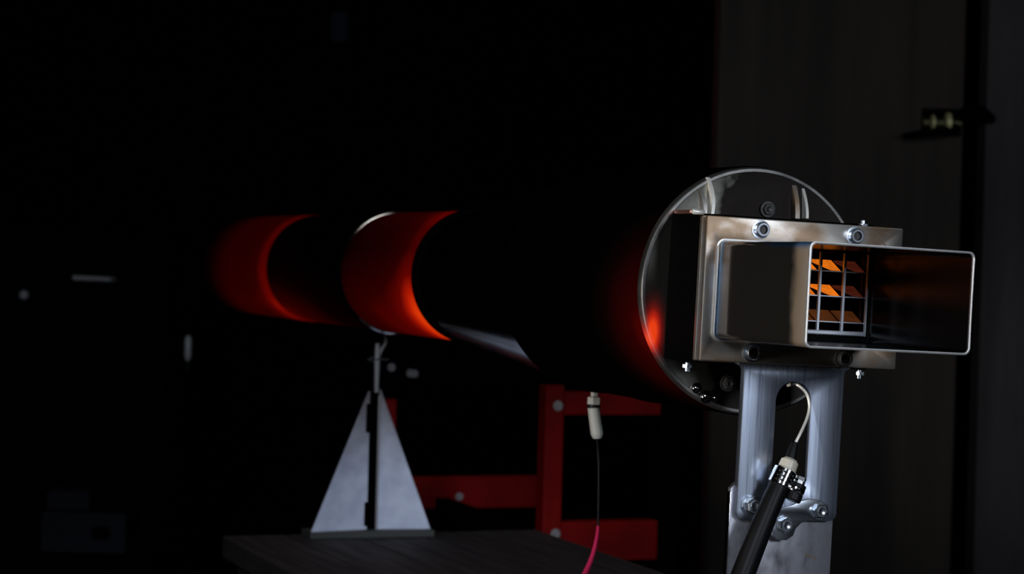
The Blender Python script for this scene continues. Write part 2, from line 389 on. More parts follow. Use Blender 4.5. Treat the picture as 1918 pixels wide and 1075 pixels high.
# ================================================================== setting
def struct(name, bm, m, label=None, **k):
    o = obj(name, bm, m, **k); o['kind'] = 'structure'
    if label: o['label'] = label
    return o
struct('floor', box(nb(), (-4.2, -2.5, -0.1), (3.2, 8.2, 0.0)), M['floor'], 'dark concrete workshop floor, in black shade')
struct('wall_back', box(nb(), (-4.2, 8.0, 0.0), (3.2, 8.2, 3.2)), M['dark'], 'unlit black back wall of the workshop')
struct('wall_left', box(nb(), (-4.2, 3.0, 0.0), (-4.0, 8.0, 3.2)), M['dark'], 'unlit black side wall left of the engine')
def wx(px, py, d):                       # world point at depth d along the view
    return CAM + d*ray(px, py)
DY = 5.3
dl, dr = wx(1341, 300, DY)[0], wx(1799, 400, DY)[0]
jl = wx(1838, 400, DY)[0]
# the door is made of upright boards on a ledge; one board is a piece
door_bm = box(nb(), (dl, DY, 0.02), (dr, DY+0.04, 2.3), 0.003)
door = struct('door_1', door_bm, M['door'], 'plain grey weathered door standing behind the engine')
door.rotation_euler = (0, R_(0.0), 0)
struct('trim_1', box(nb(), (dl-0.012, DY-0.004, 0.0), (dl-0.001, DY+0.04, 2.3), 0.001), M['redjamb'], 'dark red stained edge strip left of the grey door')
struct('trim_2', box(nb(), (jl, DY-0.02, 0.0), (jl+0.30, DY+0.08, 2.4), 0.01), M['jamb'], 'grey wooden door jamb at the right of the picture')
struct('wall_right', box(nb(), (jl+0.05, DY+0.08, 0.0), (3.2, DY+0.2, 3.2)), M['dark'], 'black wall behind the door jamb')

# ================================================================== workbench
BL, BR, BF, BK = -0.275, 0.343, -0.75, 1.575
bench = thing('workbench', 'dark wooden workbench of long boards that carries the engine stands', 'workbench', MB, ((BL+BR)/2, 0.4, -DISC[2]))
nb_ = 5; bw = (BR-BL)/nb_
for k in range(nb_):
    obj('bench_board', box(nb(), (BL+k*bw+0.001, BF, ZB-0.04), (BL+(k+1)*bw-0.001, BK+random.uniform(-.004, .004), ZB), 0.002), M['wood'], bench)
for sx in (BL+0.05, BR-0.05):
    for sy in (BF+0.08, BK-0.1):
        obj('bench_leg', box(nb(), (sx-0.035, sy-0.035, -DISC[2]), (sx+0.035, sy+0.035, ZB-0.04), 0.003), M['wood'], bench)
for sx in (BL+0.05, BR-0.05):
    obj('bench_rail', box(nb(), (sx-0.015, BF+0.12, ZB-0.13), (sx+0.015, BK-0.14, ZB-0.045), 0.003), M['wood'], bench)

# ================================================================== engine
eng = thing('jet_engine', 'home-built jet engine, long red-hot exhaust pipe behind a polished disc and box nozzle', 'engine', ME, (0, 0, 0))
# exhaust pipe in three lengths, cone, casing
def sleeve(r, t0, t1, wall=0.003, seg=96, n=1):
    outer = [(r, t0+(t1-t0)*k/max(n, 1)) for k in range(n+1)]
    return lathe(nb(), outer + [(r-wall, t1), (r-wall, t0)], 'y', seg=seg, closed=True)
obj('exhaust_pipe', sleeve(0.108, 1.0, 1.42, n=8), M['pipe_a'], eng, 30, 'pipe length nearest the casing, glowing orange along its underside')
obj('exhaust_pipe', sleeve(0.1078, 1.42, 1.95, n=8), M['pipe_b'], eng, 30, 'sooty black pipe length between the two glowing ones')
obj('exhaust_pipe', sleeve(0.1084, 1.95, 2.5, n=8), M['pipe_c'], eng, 30, 'farthest pipe length, glowing dull red')
obj('pipe_band', lathe(nb(), [(0.1072, 1.412), (0.1128, 1.4175), (0.1134, 1.4205), (0.1128, 1.4235), (0.1072, 1.425)], 'y', closed=True), M['chrome'], eng, 40, 'thin bright steel band round the exhaust pipe')
obj('end_cap', lathe(nb(), [(0.112, 2.5), (0.112, 2.53), (0.08, 2.56), (0.02, 2.57)], 'y', seg=64), M['soot'], eng, 30)
obj('pipe_flange', lathe(nb(), [(0.100, 0.97), (0.1115, 0.972), (0.1115, 1.0), (0.100, 1.002)], 'y', closed=True), M['soot'], eng, 30)
obj('cone', lathe(nb(), [(0.148, 0.47), (0.107, 0.985), (0.104, 0.985), (0.145, 0.47)], 'y', closed=True), M['conesteel'], eng, 30, 'bare dark steel cone')
obj('casing', lathe(nb(), [(0.1525, 0.012+0.458*k/12) for k in range(13)] + [(0.149, 0.47), (0.149, 0.012)], 'y', closed=True), M['casing'], eng, 30)
for t in (0.455, 0.245):
    obj('casing_band', lathe(nb(), [(0.1526, t-0.006), (0.1545, t-0.005), (0.1545, t+0.005), (0.1526, t+0.006)], 'y', closed=True), M['casing'], eng, 30)
# front disc
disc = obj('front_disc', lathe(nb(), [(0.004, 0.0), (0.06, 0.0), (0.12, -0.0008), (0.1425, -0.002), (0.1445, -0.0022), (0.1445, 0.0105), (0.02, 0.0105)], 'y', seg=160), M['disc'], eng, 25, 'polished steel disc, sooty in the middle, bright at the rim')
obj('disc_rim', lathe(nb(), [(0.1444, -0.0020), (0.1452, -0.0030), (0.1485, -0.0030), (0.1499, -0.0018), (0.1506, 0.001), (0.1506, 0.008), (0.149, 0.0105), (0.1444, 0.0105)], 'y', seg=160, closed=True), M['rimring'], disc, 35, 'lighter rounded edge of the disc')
for (px, py) in ((1362, 718), (1437, 392)):
    p = E(px, py, -0.002); shared('bolt', 'discbolt', lambda: hex_bolt_mesh(0.0075, 0.006), M['dimsteel'], disc, p)
for (px, py, s) in ((1304, 727, 1.0), (1322, 743, 1.2), (1339, 746, 0.8)):
    p = E(px, py, -0.0015)
    shared('rivet', 'rivet%s' % s, lambda: lathe(nb(), [(0.0068*s, 0), (0.0062*s, -0.003*s), (0.004*s, -0.0052*s), (0.0008, -0.006*s)], 'y', seg=20), M['conesteel'], disc, p, smooth=60)
# raised upright strips above the duct, standing in for reflections in the disc
for (xa, xb, ya, w_, dp, mm) in ((1316, 1311, 352, 0.005, 0.010, 'plate'), (1327, 1327, 332, 0.0042, 0.014, 'pale'), (1490, 1489, 347, 0.006, 0.010, 'plate'), (1507, 1505, 353, 0.0035, 0.012, 'pale')):
    pt = E(xb, ya, -0.004); pb = E(xa, 400, -0.004)
    bm = nb(); rows = []
    for q in np.linspace(0, 1, 7):
        x = pb[0]*(1-q)+pt[0]*q + 0.0035*math.sin(math.pi*q)*(1 if xa < 1400 else 0.2); z = pb[2]-0.006 + (pt[2]-pb[2]+0.006)*q
        d = dp*(1-0.75*q*q)
        rows.append([bm.verts.new(c) for c in ((x-w_/2, 0.0, z), (x-w_/2, -d, z), (x+w_/2, -d, z), (x+w_/2, 0.0, z))])
    for A_, C_ in zip(rows, rows[1:]):
        for k in range(4): bm.faces.new((A_[k], A_[(k+1) % 4], C_[(k+1) % 4], C_[k]))
    bm.faces.new(rows[0]); bm.faces.new(rows[-1])
    obj('reflection_strip', bm, M[mm], disc, 40)
# duct from disc to flanges
X0, X1, Z0, Z1 = -0.1175, 0.1415, -0.0845, 0.0845
duct = obj('intake_duct', band(rrect(-0.115, 0.115, -0.087, 0.087, 0.004), rrect(-0.105, 0.105, -0.066, 0.066, 0.004), -0.084, 0.001), M['soot'], eng, 40, 'black square duct between the disc and the flanges')
pa, pb = E(1258, 402, -0.004), E(1290, 402, -0.05)
obj('copper_strip', box(nb(), (-0.114, -0.050, 0.087), (-0.106, -0.004, 0.0915), 0.0008), M['copper'], duct, None, 'small copper strip on top of the black duct')
obj('back_plate', box(nb(), (-0.104, -0.012, -0.065), (0.104, -0.006, 0.065)), M['black'], duct)
tub_out = rrect(-0.1015, 0.1015, -0.0575, 0.0555, 0.007); tub_in = rrect(-0.0992, 0.0992, -0.0552, 0.0532, 0.005)
rear = obj('rear_flange', slab([rrect(X0+0.001, X1-0.004, Z0, Z1, 0.002), rrect(-0.1, 0.1, -0.06, 0.06, 0.004)], -0.0905, -0.084, 0.0005), M['plate'], eng, 40)
fl = obj('front_flange', slab([rrect(X0, X1, Z0, Z1, 0.0025), rrect(-0.1, 0.1, -0.056, 0.054, 0.006)], -0.106, -0.0995, 0.0011), M['plate'], eng, 40, 'heat-stained steel flange plate with scratches')
obj('gasket', slab([rrect(X0+0.006, X1-0.008, Z0+0.004, Z1-0.004, 0.002), rrect(-0.1, 0.1, -0.057, 0.055, 0.004)], -0.0994, -0.0906), M['soot'], eng, 40)
for (px, py) in ((1428, 430), (1604, 442), (1411, 660)):
    shared('bolt', 'flangebolt', socket_bolt_mesh, M['zinc'], fl, E(px-4, py, -0.106), recess=0.0056)
shared('bolt', 'shadedbolt', socket_bolt_mesh, M['dimsteel'], fl, E(1579, 671, -0.106), label='bolt under the tube, its shade put into a darker steel colour')  # same bolt as the others, darkened for the tube's shade
def stud():
    bm = lathe(nb(), [(0.0035, 0), (0.0035, 0.010), (0.0025, 0.0115)], 'z', seg=14)
    return lathe(bm, [(0.0062, 0.002), (0.0062, 0.006)], 'z', seg=6)
for (px, py, c, fl_) in ((1288, 679, -0.080, -1), (1610, 693, -0.095, -1), (1616, 429, -0.1, 1)):
    shared('stud', 'stud', stud, M['zinc'], rear, E(px, py, c), rot=(0, 0, 0) if fl_ > 0 else (math.pi, 0, 0))
# cross stud at the top left corner
bm = lathe(nb(), [(0.0026, -0.0075), (0.0034, -0.0065), (0.0034, 0.0065), (0.0026, 0.0075)], 'x', tuple(E(1308, 396.5, -0.095)), seg=14)
obj('pin', bm, M['pale'], rear, 40)
# chevron scratched on the flange
def line_on_plate(bm, p, q, w_, y):
    d = np.array(q)-np.array(p); L = np.hypot(*d); nrm = np.array([-d[1], d[0]])/L*w_/2
    c = [np.array(p)+nrm, np.array(p)-nrm, np.array(q)-nrm, np.array(q)+nrm]
    t = [bm.verts.new((a[0], y, a[1])) for a in c]; u = [bm.verts.new((a[0], y+0.0008, a[1])) for a in c]
    bm.faces.new(t); bm.faces.new(u)
    for k in range(4): bm.faces.new((t[k], t[(k+1) % 4], u[(k+1) % 4], u[k]))
bm = nb(); y = -0.1063
P_ = lambda a, b: tuple(E(a, b, y)[[0, 2]])
line_on_plate(bm, P_(1623, 460), P_(1638, 443), 0.0014, y); line_on_plate(bm, P_(1640, 435), P_(1660, 462), 0.0018, y); line_on_plate(bm, P_(1656, 436), P_(1668, 440), 0.0014, y)
obj('scratch_mark', bm, M['scratch'], fl, None, 'chevron scratched into the flange corner')

# box tube that sticks out towards the camera
tb = obj('nozzle_tube', band(tub_out, rrect(-0.1003, 0.1003, -0.0563, 0.0543, 0.006), -0.3265, -0.098), M['tube'], eng, 40, 'rectangular stainless tube, mirror-like outside with heat tint at the weld')
obj('tube_lining', band(rrect(-0.1002, 0.1002, -0.0562, 0.0542, 0.006), tub_in, -0.326, -0.11), M['inner'], tb, 40, 'inside face of the tube, its shade put into a black colour')
rimb = band(rrect(-0.1021, 0.1017, -0.0577, 0.0557, 0.0072), rrect(-0.0996, 0.0996, -0.0556, 0.0536, 0.0056), -0.3300, -0.3262)
es = [e for e in rimb.edges if all(abs(v.co.y+0.33) < 1e-5 for v in e.verts)]
bmesh.ops.bevel(rimb, geom=es, offset=0.00095, segments=3, affect='EDGES')
obj('tube_rim', rimb, M['rim'], tb, 60, 'bright ground rim of the tube mouth')
bead = band(rrect(-0.1045, 0.1045, -0.0605, 0.0585, 0.010), rrect(-0.1012, 0.1012, -0.0572, 0.0552, 0.0068), -0.1095, -0.1058)
es = [e for e in bead.edges if all(abs(v.co.y+0.1095) < 1e-5 for v in e.verts)]
bmesh.ops.bevel(bead, geom=es, offset=0.0016, segments=2, affect='EDGES')
obj('weld_bead', bead, M['rim'], tb, 40)
# grid inside: uprights, cross bars and hot slanted vanes
gy = -0.106
grid = obj('flow_grid', band(rrect(-0.0991, 0.0991, -0.0551, 0.0531, 0.004), rrect(-0.0965, 0.0965, -0.0470, 0.0505, 0.002), gy-0.002, gy+0.012), M['inner'], eng, 40, 'steel grid deep inside the square tube')
nc = 6; cw = 0.193/nc
for k in range(1, nc):
    x = -0.0965+k*cw
    obj('grid_bar', box(nb(), (x-0.0016, gy-0.003, -0.047), (x+0.0016, gy+0.001, 0.0505), 0.0005), M['gridbar'], grid)
zrow = [E(1560, yy, gy)[2] for yy in (507.5, 554.5, 602.5)]
for x in (-0.0958, 0.0958): obj('grid_bar', box(nb(), (x-0.001, gy-0.003, -0.047), (x+0.001, gy+0.001, 0.0505), 0.0004), M['gridbar'], grid)
for z in zrow:
    obj('grid_bar', box(nb(), (-0.0965, gy-0.001, z-0.0010), (0.0965, gy+0.004, z+0.0004), 0.0002), M['gridbar'], grid)
rise = 0.0132
for r_, z in enumerate(zrow):
    for k in range(nc):
        xa, xb = -0.0965+k*cw+0.0018, -0.0965+(k+1)*cw-0.0018
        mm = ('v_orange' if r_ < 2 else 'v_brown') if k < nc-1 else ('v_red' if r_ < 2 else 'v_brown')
        bm = nb(); th = 0.0012
        # slat rises to the back; on two upper rows the slantwise corner cut stands in for a shadow
        if r_ < 2: poly = [(xa, 0.030, rise), (xb, 0.030, rise), (xb, 0.004, 0.0004), (xb-0.3*(xb-xa), 0.004, 0.0004), (xa, 0.024, rise*0.78)]
        else: poly = [(xa, 0.030, rise), (xb, 0.030, rise), (xb, 0.004, 0.0004), (xa, 0.004, 0.0004)]
        a = [bm.verts.new((p[0], gy+p[1], z+p[2])) for p in poly]; b_ = [bm.verts.new((p[0], gy+p[1]+0.0006, z+p[2]-th)) for p in poly]
        bm.faces.new(a); bm.faces.new(b_)
        for q in range(len(a)): bm.faces.new((a[q], a[(q+1) % len(a)], b_[(q+1) % len(a)], b_[q]))
        obj('vane', bm, M[mm], grid)
obj('grid_sill', box(nb(), (-0.0965, gy-0.004, -0.0468), (0.0965, gy+0.006, -0.0415), 0.0015), M['gridbar'], grid)

# ================================================================== slotted aluminium bracket stand
stand = thing('bracket_stand', 'bright aluminium slotted bracket bolted to a dull upright under the nozzle flange', 'stand', ME, (0.01, -0.09, ZB))
bx0, bx1 = -0.0555, 0.0765
out = []
for k in range(7):          # concave fillet, left
    a = R_(90-90*k/6); out.append((bx0-0.008+0.008*math.cos(a), -0.0945+0.008*math.sin(a)))
for k in range(7):
    a = R_(180+90*k/6); out.append((bx0+0.010+0.010*math.cos(a), -0.258+0.010*math.sin(a)))
for k in range(7):
    a = R_(270+90*k/6); out.append((bx1-0.010+0.010*math.cos(a), -0.258+0.010*math.sin(a)))
for k in range(7):
    a = R_(180-90*k/6); out.append((bx1+0.008+0.008*math.cos(a), -0.0945+0.008*math.sin(a)))
out += [(bx1+0.008, -0.0850), (bx0-0.008, -0.0850)]
scx, shw = 0.0108, 0.0232
slot = [(scx+shw*math.cos(R_(a)), -0.1275+shw*math.sin(R_(a))) for a in range(0, 181, 12)] + [(scx+shw*math.cos(R_(a)), -0.215+shw*math.sin(R_(a))) for a in range(180, 361, 12)]
obj('slotted_plate', slab([out, slot], -0.0990, -0.0890, 0.0006), M['alu'], stand, 35, 'bright streaked aluminium plate with a long round-ended slot')
post = obj('upright', slab([[(-0.0595, ZB+0.012), (0.078, ZB+0.012), (0.078, -0.232), (0.070, -0.225), (-0.052, -0.225), (-0.0595, -0.232)]], -0.0885, -0.0805, 0.0008), M['alu2'], stand, 35, 'dull scratched aluminium upright')
obj('bright_edge', box(nb(), (-0.0603, -0.0890, ZB+0.012), (-0.0590, -0.0806, -0.236), 0.0004), M['chrome'], stand, 35)
bm = nb(); line_on_plate(bm, tuple(E(1508, 1038, -0.0888)[[0, 2]]), tuple(E(1530, 1046, -0.0888)[[0, 2]]), 0.002, -0.0888)
obj('scratch_mark', bm, M['scratch'], post)
foot = obj('foot_plate', box(nb(), (-0.085, -0.17, ZB+0.005), (0.105, -0.0, ZB+0.016), 0.002), M['alu2'], stand, 35)
# strap with two arms and a tongue
yS = -0.1032
SP = lambda a, b: tuple(E(a, b, yS)[[0, 2]])
strap_px = [(1391, 950), (1392, 938), (1402, 929), (1418, 929), (1440, 936), (1464, 950), (1484, 946), (1500, 938), (1516, 934), (1538, 937), (1551, 947), (1552, 962), (1542, 971), (1522, 974), (1502, 979), (1491, 990), (1486, 1003), (1474, 1012), (1458, 1012), (1447, 1003), (1445, 988), (1450, 974), (1440, 968), (1418, 966), (1400, 961)]
obj('strap', slab([[SP(*p) for p in strap_px]], yS, -0.0992, 0.001), M['zinc'], stand, 40, 'zinc strap with two arms and a rounded tongue')
for (px, py) in ((1407, 946), (1533, 956), (1468, 982)):
    shared('bolt', 'strapbolt', lambda: hex_bolt_mesh(0.0088, 0.0085, 1.2), M['zinc'], stand, E(px, py, yS), rot=(0, random.uniform(0, 1), 0))

# ================================================================== hose with clamp and thin metal line
yH = -0.128
hose = thing('fuel_hose', 'black rubber hose with worm clamp, cream fitting and thin bent metal line', 'hose', ME, E(1395, 1075, yH))
hp = [E(1330, 1235, -0.14), E(1362, 1150, -0.134), E(1392, 1075, yH), E(1421, 1000, yH+0.002), E(1448, 935, yH+0.004), E(1467, 893, yH+0.006)]
obj('hose_body', tube(nb(), hp, 0.0136, 20, rads=[0.0145, 0.0142, 0.0138, 0.0134, 0.0128, 0.0120]), M['rubber'], hose, 50)
def along(px0, py0, px1, py1, c0, c1, rads, seg=20):
    a, b = E(px0, py0, c0), E(px1, py1, c1)
    n = len(rads); return tube(nb(), [a+(b-a)*t for t, _ in rads], 0.01, seg, rads=[r for _, r in rads], smooth=False)
clamp = obj('hose_clamp', along(1459, 910, 1473, 880, yH+0.005, yH+0.006, [(0, 0.0137), (0.05, 0.0146), (0.95, 0.0146), (1, 0.0132)]), M['chrome'], hose, 30, 'bright worm-drive clamp band')
a, b = E(1459, 910, yH+0.005), E(1473, 880, yH+0.006); ax = (b-a)/np.linalg.norm(b-a)
# slots cut in the band, dark raised ladder
sd = np.cross(ax, [0, 1, 0]); sd /= np.linalg.norm(sd); nd = np.cross(sd, ax)
if nd[1] > 0: nd = -nd
bm = nb()
for row in range(3):
    for k in range(5):
        an = R_(-50+25*k); c = a+(b-a)*(0.25+0.25*row)+0.0147*(math.sin(an)*sd+math.cos(an)*nd)
        tg = math.cos(an)*sd-math.sin(an)*nd; nn = math.sin(an)*sd+math.cos(an)*nd
        v = [bm.verts.new(c+ax*0.0011*i+tg*0.0022*j+nn*0.0003) for i, j in ((-1, -1), (1, -1), (1, 1), (-1, 1))]
        u = [bm.verts.new(c+ax*0.0011*i+tg*0.0022*j-nn*0.0008) for i, j in ((-1, -1), (1, -1), (1, 1), (-1, 1))]
        bm.faces.new(v); bm.faces.new(u)
        for q in range(4): bm.faces.new((v[q], v[(q+1) % 4], u[(q+1) % 4], u[q]))
obj('clamp_slots', bm, M['rubber'], clamp)
obj('worm_housing', along(1484, 938, 1497, 905, yH-0.004, yH-0.003, [(0, 0.0085), (0.06, 0.0098), (0.9, 0.0098), (0.95, 0.0088)], 14), M['rubber'], clamp, 40)
obj('worm_screw', along(1493, 915, 1500, 893, yH-0.003, yH-0.002, [(0, 0.0090), (0.3, 0.0092), (0.32, 0.0060), (0.7, 0.0060), (0.72, 0.0075), (0.98, 0.0070)], 6), M['chrome'], clamp, 20, 'hexagon head of the clamp screw')
obj('screw_collar', along(1488, 922, 1493, 912, yH-0.006, yH-0.006, [(0, 0.0099), (0.2, 0.0106), (0.8, 0.0106), (1, 0.0096)], 18), M['chrome'], clamp, 30)
obj('fitting', along(1472, 883, 1481, 860, yH+0.006, yH+0.008, [(0, 0.0105), (0.3, 0.0110), (0.8, 0.0106), (1, 0.0075)]), M['cream'], hose, 40, 'cream ring fitting in the hose end')
obj('sleeve', along(1479, 866, 1489, 828, yH+0.008, yH+0.010, [(0, 0.0074), (0.6, 0.0062), (0.95, 0.0048), (1, 0.003)]), M['rubber'], hose, 40)
lp = [E(1487, 835, yH+0.010), E(1499, 812, -0.116), E(1511, 785, -0.110), E(1516, 762, -0.106), E(1512, 740, -0.1035), E(1500, 725, -0.100), E(1487, 719, -0.09), E(1476, 722, -0.06)]
obj('metal_line', tube(nb(), lp, 0.0019, 10), M['pale'], hose, 60, 'thin bright metal line bent into the slot')

# ================================================================== sheet-metal pyramid stand under the pipe
yT = 1.531
T = lambda a, b: B(a, b, yT)
tb0 = T(694, 1004)
tri = thing('pipe_stand', 'pale grey triangular sheet-metal stand holding up the glowing exhaust pipe', 'stand', MB, (tb0[0], yT, ZB))
pl, pr, ptop = B(583, 995, yT-0.025), B(806, 992, yT-0.012), T(699, 722)
zb = ZB+0.0125
xl, xr, xm0, xm1 = pl[0], pr[0], T(690, 860)[0], T(708, 860)[0]
def gusset(x_out, x_in, xtop, ztop, dy, flip):
    bm = nb(); t_ = 0.003
    P = [(x_out, yT+dy, zb), (x_in, yT, zb), (x_in, yT, ztop), (xtop, yT+0.002, ztop)]
    a_ = [bm.verts.new(p) for p in P]; b_ = [bm.verts.new((p[0], p[1]+t_, p[2])) for p in P]
    bm.faces.new(a_); bm.faces.new(b_)
    for k in range(4): bm.faces.new((a_[k], a_[(k+1) % 4], b_[(k+1) % 4], b_[k]))
    return bm
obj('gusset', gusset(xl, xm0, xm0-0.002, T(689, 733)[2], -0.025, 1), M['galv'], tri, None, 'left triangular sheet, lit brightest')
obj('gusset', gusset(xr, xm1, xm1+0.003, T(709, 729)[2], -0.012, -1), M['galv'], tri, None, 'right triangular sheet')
obj('web', box(nb(), (xm0+0.001, yT-0.004, zb), (xm1-0.0015, yT+0.03, T(699, 735)[2]), 0.001), M['soot'], tri, None, 'dark upright web between the two sheets')
obj('web_edge', box(nb(), (xm1-0.0035, yT-0.0065, zb-0.004), (xm1, yT-0.003, T(699, 740)[2]), 0.0008), M['dullsteel'], tri)
for (y0_, y1_, wv) in ((756, 810, 0.007), (940, 985, 0.006)):
    za, zc = T(690, y1_)[2], T(690, y0_)[2]
    obj('hinge_lug', box(nb(), (xm0-wv, yT-0.006, za), (xm0+0.004, yT+0.001, zc), 0.002), M['soot'], tri)
obj('base_plate', box(nb(), (xl-0.003, yT-0.032, ZB), (xr+0.002, yT+0.033, ZB+0.0125), 0.0015), M['galvdark'], tri)
rod_r = 0.0045
rx = T(708, 690)[0]
obj('rod', lathe(nb(), [(rod_r*0.9, T(706, 740)[2]), (rod_r*1.1, T(706, 700)[2]), (rod_r*1.25, T(706, 672)[2]), (rod_r, T(708, 641)[2])], 'z', (rx, yT+0.006, 0), seg=14), M['dullsteel'], tri, 30)
obj('fork', tube(nb(), [(rx+0.001, yT+0.006, T(706, 672)[2]), (rx+0.008, yT+0.006, T(706, 655)[2]), (rx+0.016, yT+0.006, T(706, 640)[2]), (rx+0.010, yT+0.006, T(706, 625)[2])], 0.003, 10), M['dullsteel'], tri, 60)
obj('saddle', lathe(nb(), [(0.007, T(708, 643)[2]), (0.010, T(708, 638)[2]), (0.014, -0.1105)], 'z', (rx, yT+0.006, 0), seg=16), M['soot'], tri, 30)
obj('wing_screw', lathe(lathe(nb(), [(0.0018, -0.022), (0.0018, 0.020)], 'x', (rx, yT+0.0, T(700, 673)[2]), seg=10), [(0.0035, -0.0165), (0.006, -0.0150), (0.0035, -0.0105)], 'x', (rx, yT, T(700, 673)[2]), seg=12), M['zinc'], tri, 30)

# ================================================================== red steel frame behind the bench
yF, yR = 1.60, 2.25
fr = thing('steel_frame', 'red painted steel frame standing on the floor behind the workbench', 'frame', MB, (0.39, yF, -DISC[2]))
F1 = lambda a, b: B(a, b, yF)
F2 = lambda a, b: B(a, b, yR)
def tubebox(a, b): return box(nb(), a, b, 0.003)
x0, x1 = F1(1020, 850)[0], F1(1055, 850)[0]
obj('post', tubebox((x0, yF, -DISC[2]), (x1, yF+0.04, F1(1037, 722)[2])), M['red'], fr, None, 'nearest red upright')
xe = F1(1236, 900)[0]
obj('rail', tubebox((x1-0.002, yF+0.003, F1(1100, 778)[2]), (xe, yF+0.043, F1(1100, 734)[2])), M['red'], fr, None, 'upper red cross rail')
obj('rail', tubebox((x1-0.002, yF+0.003, F1(1100, 1052)[2]), (xe, yF+0.043, F1(1100, 977)[2])), M['red'], fr, None, 'lower red cross rail')
obj('post', tubebox((xe, yF+0.002, -DISC[2]), (xe+0.045, yF+0.042, F1(1240, 720)[2])), M['black'], fr, None, 'far right upright, black')
xr0, xr1 = F2(718, 850)[0], F2(741, 850)[0]
obj('post', tubebox((xr0, yR, -DISC[2]), (xr1, yR+0.03, F2(730, 748)[2])), M['red'], fr, None, 'rear red upright seen beside the pipe stand')
xq = F2(1012, 900)[0]
obj('rail', tubebox((xr1-0.002, yR+0.002, F2(900, 952)[2]), (xq, yR+0.03, F2(900, 892)[2])), M['red'], fr, None, 'rear red cross rail')
obj('rail', tubebox((xr0, yR, F2(800, 712)[2]), (xq+0.04, yR+0.03, F2(800, 676)[2])), M['black'], fr, None, 'rear black cross rail with two bolts')
obj('post', tubebox((xq, yR, -DISC[2]), (xq+0.04, yR+0.03, F2(1030, 690)[2])), M['black'], fr)
obj('side_rail', tubebox((x0, yF+0.04, F1(1037, 1052)[2]), (x0+0.03, yR, F1(1037, 1000)[2])), M['black'], fr)
obj('side_rail', tubebox((xe, yF+0.042, F1(1037, 1052)[2]), (xe+0.03, yR+0.03, F1(1037, 1000)[2])), M['black'], fr)
obj('side_rail', tubebox((xq+0.04, yR, F1(1037, 1052)[2]), (xe, yR+0.03, F1(1037, 1000)[2])), M['black'], fr)
for (px, py, c) in ((1045, 760, yF), (1040, 1000, yF)):
    shared('bolt', 'framebolt', lambda: hex_bolt_mesh(0.0075, 0.006), M['dullsteel'], fr, B(px, py, c))
for (px, py) in ((733, 688), (768, 699), (776, 700), (860, 930)):
    shared('bolt', 'framebolt2', lambda: hex_bolt_mesh(0.0065, 0.006), M['dullsteel'], fr, B(px, py, yR))

# ================================================================== spark plug and its lead
yP = 0.47
plug = thing('spark_plug', 'white ceramic spark plug with a dark and pink lead, under the engine casing', 'spark plug', ME, E(1114, 745, yP))
q0 = E(1113, 745, yP)
zt = -math.sqrt(0.1545**2-min(q0[0], 0.15)**2)+0.001
def zc(py): return E(1113, py, yP)[2]
obj('plug_nut', lathe(nb(), [(0.0055, zt), (0.0055, zc(742)), (0.010, zc(744)), (0.010, zc(757)), (0.007, zc(759))], 'z', (q0[0], yP, 0), seg=6), M['ceramic'], plug, 20, 'pale hexagon nut of the plug')
obj('plug_collar', lathe(nb(), [(0.008, zc(757)), (0.0092, zc(758)), (0.0092, zc(763)), (0.008, zc(764))], 'z', (q0[0], yP, 0), seg=20), M['rubber'], plug, 30)
obj('insulator', tube(nb(), [(q0[0], yP, zc(763)), E(1115, 790, yP), E(1118, 812, yP), E(1118.5, 821, yP)], 0.008, 18, rads=[0.0088, 0.0086, 0.0088, 0.006]), M['ceramic'], plug, 50)
obj('lead', tube(nb(), [E(1118, 820, yP), E(1121, 860, yP), E(1121, 930, yP-0.01), E(1120, 988, yP-0.02)], 0.0016, 8), M['rubber'], plug, 60, 'thin black lead')
e1 = E(1085, 1098, yP-0.08)
obj('lead_sleeve', tube(nb(), [E(1120, 986, yP-0.02), E(1118, 1005, yP-0.03), E(1110, 1040, yP-0.045), E(1096, 1075, yP-0.06), e1, E(1065, 1135, yP-0.10), E(1040, 1155, yP-0.12)], 0.0036, 10, rads=[0.002, 0.0024, 0.0032, 0.0042, 0.0044, 0.0044, 0.0042]), M['pink'], plug, 60, 'pink red sleeve of the lead')

# ================================================================== brass bolt on the door
bo = bpy.data.objects.new('barrel_bolt', None); COL.objects.link(bo); BASE[bo] = np.array(wx(1765, 230, DY-0.01)); bo.location = BASE[bo]
tag(bo, 'brass barrel bolt with a dark handle, across the edge of the grey door', 'bolt')
W = lambda a, b, dy=0.0: wx(a, b, DY+dy)
p = W(1770, 230)
obj('back_plate', box(nb(), (W(1725, 230)[0], DY-0.003, W(1770, 256)[2]), (W(1799, 230)[0], DY+0.0, W(1770, 204)[2]), 0.001), M['black'], bo)
obj('barrel', lathe(nb(), [(0.009, 0), (0.009, 0.09)], 'x', (W(1726, 230)[0], DY-0.016, W(1760, 231)[2]), seg=24), M['brassdark'], bo, 30)
for cx_, cw_, cr_ in ((1743, 0.008, 0.018), (1771, 0.013, 0.023)):
    obj('collar', lathe(nb(), [(cr_*0.8, 0), (cr_, 0.002), (cr_, cw_-0.002), (cr_*0.8, cw_)], 'x', (W(cx_, 230)[0]-cw_/2, DY-0.026, W(cx_, 231)[2]), seg=24), M['brass'], bo, 30, 'brass collar, its glint put into a pale colour')
obj('handle', tube(nb(), [W(1795, 222, -0.02), W(1815, 214, -0.03), W(1840, 216, -0.034), W(1862, 226, -0.03)], 0.016, 12, rads=[0.012, 0.022, 0.019, 0.008]), M['black'], bo, 60)
obj('latch_shadow', tube(nb(), [W(1790, 238, -0.02), W(1765, 246, -0.05), W(1725, 250, -0.06), W(1690, 255, -0.06)], 0.01, 12, rads=[0.012, 0.011, 0.009, 0.005]), M['black'], bo, 60)  # black tapered piece put where the latch casts its shadow on the door

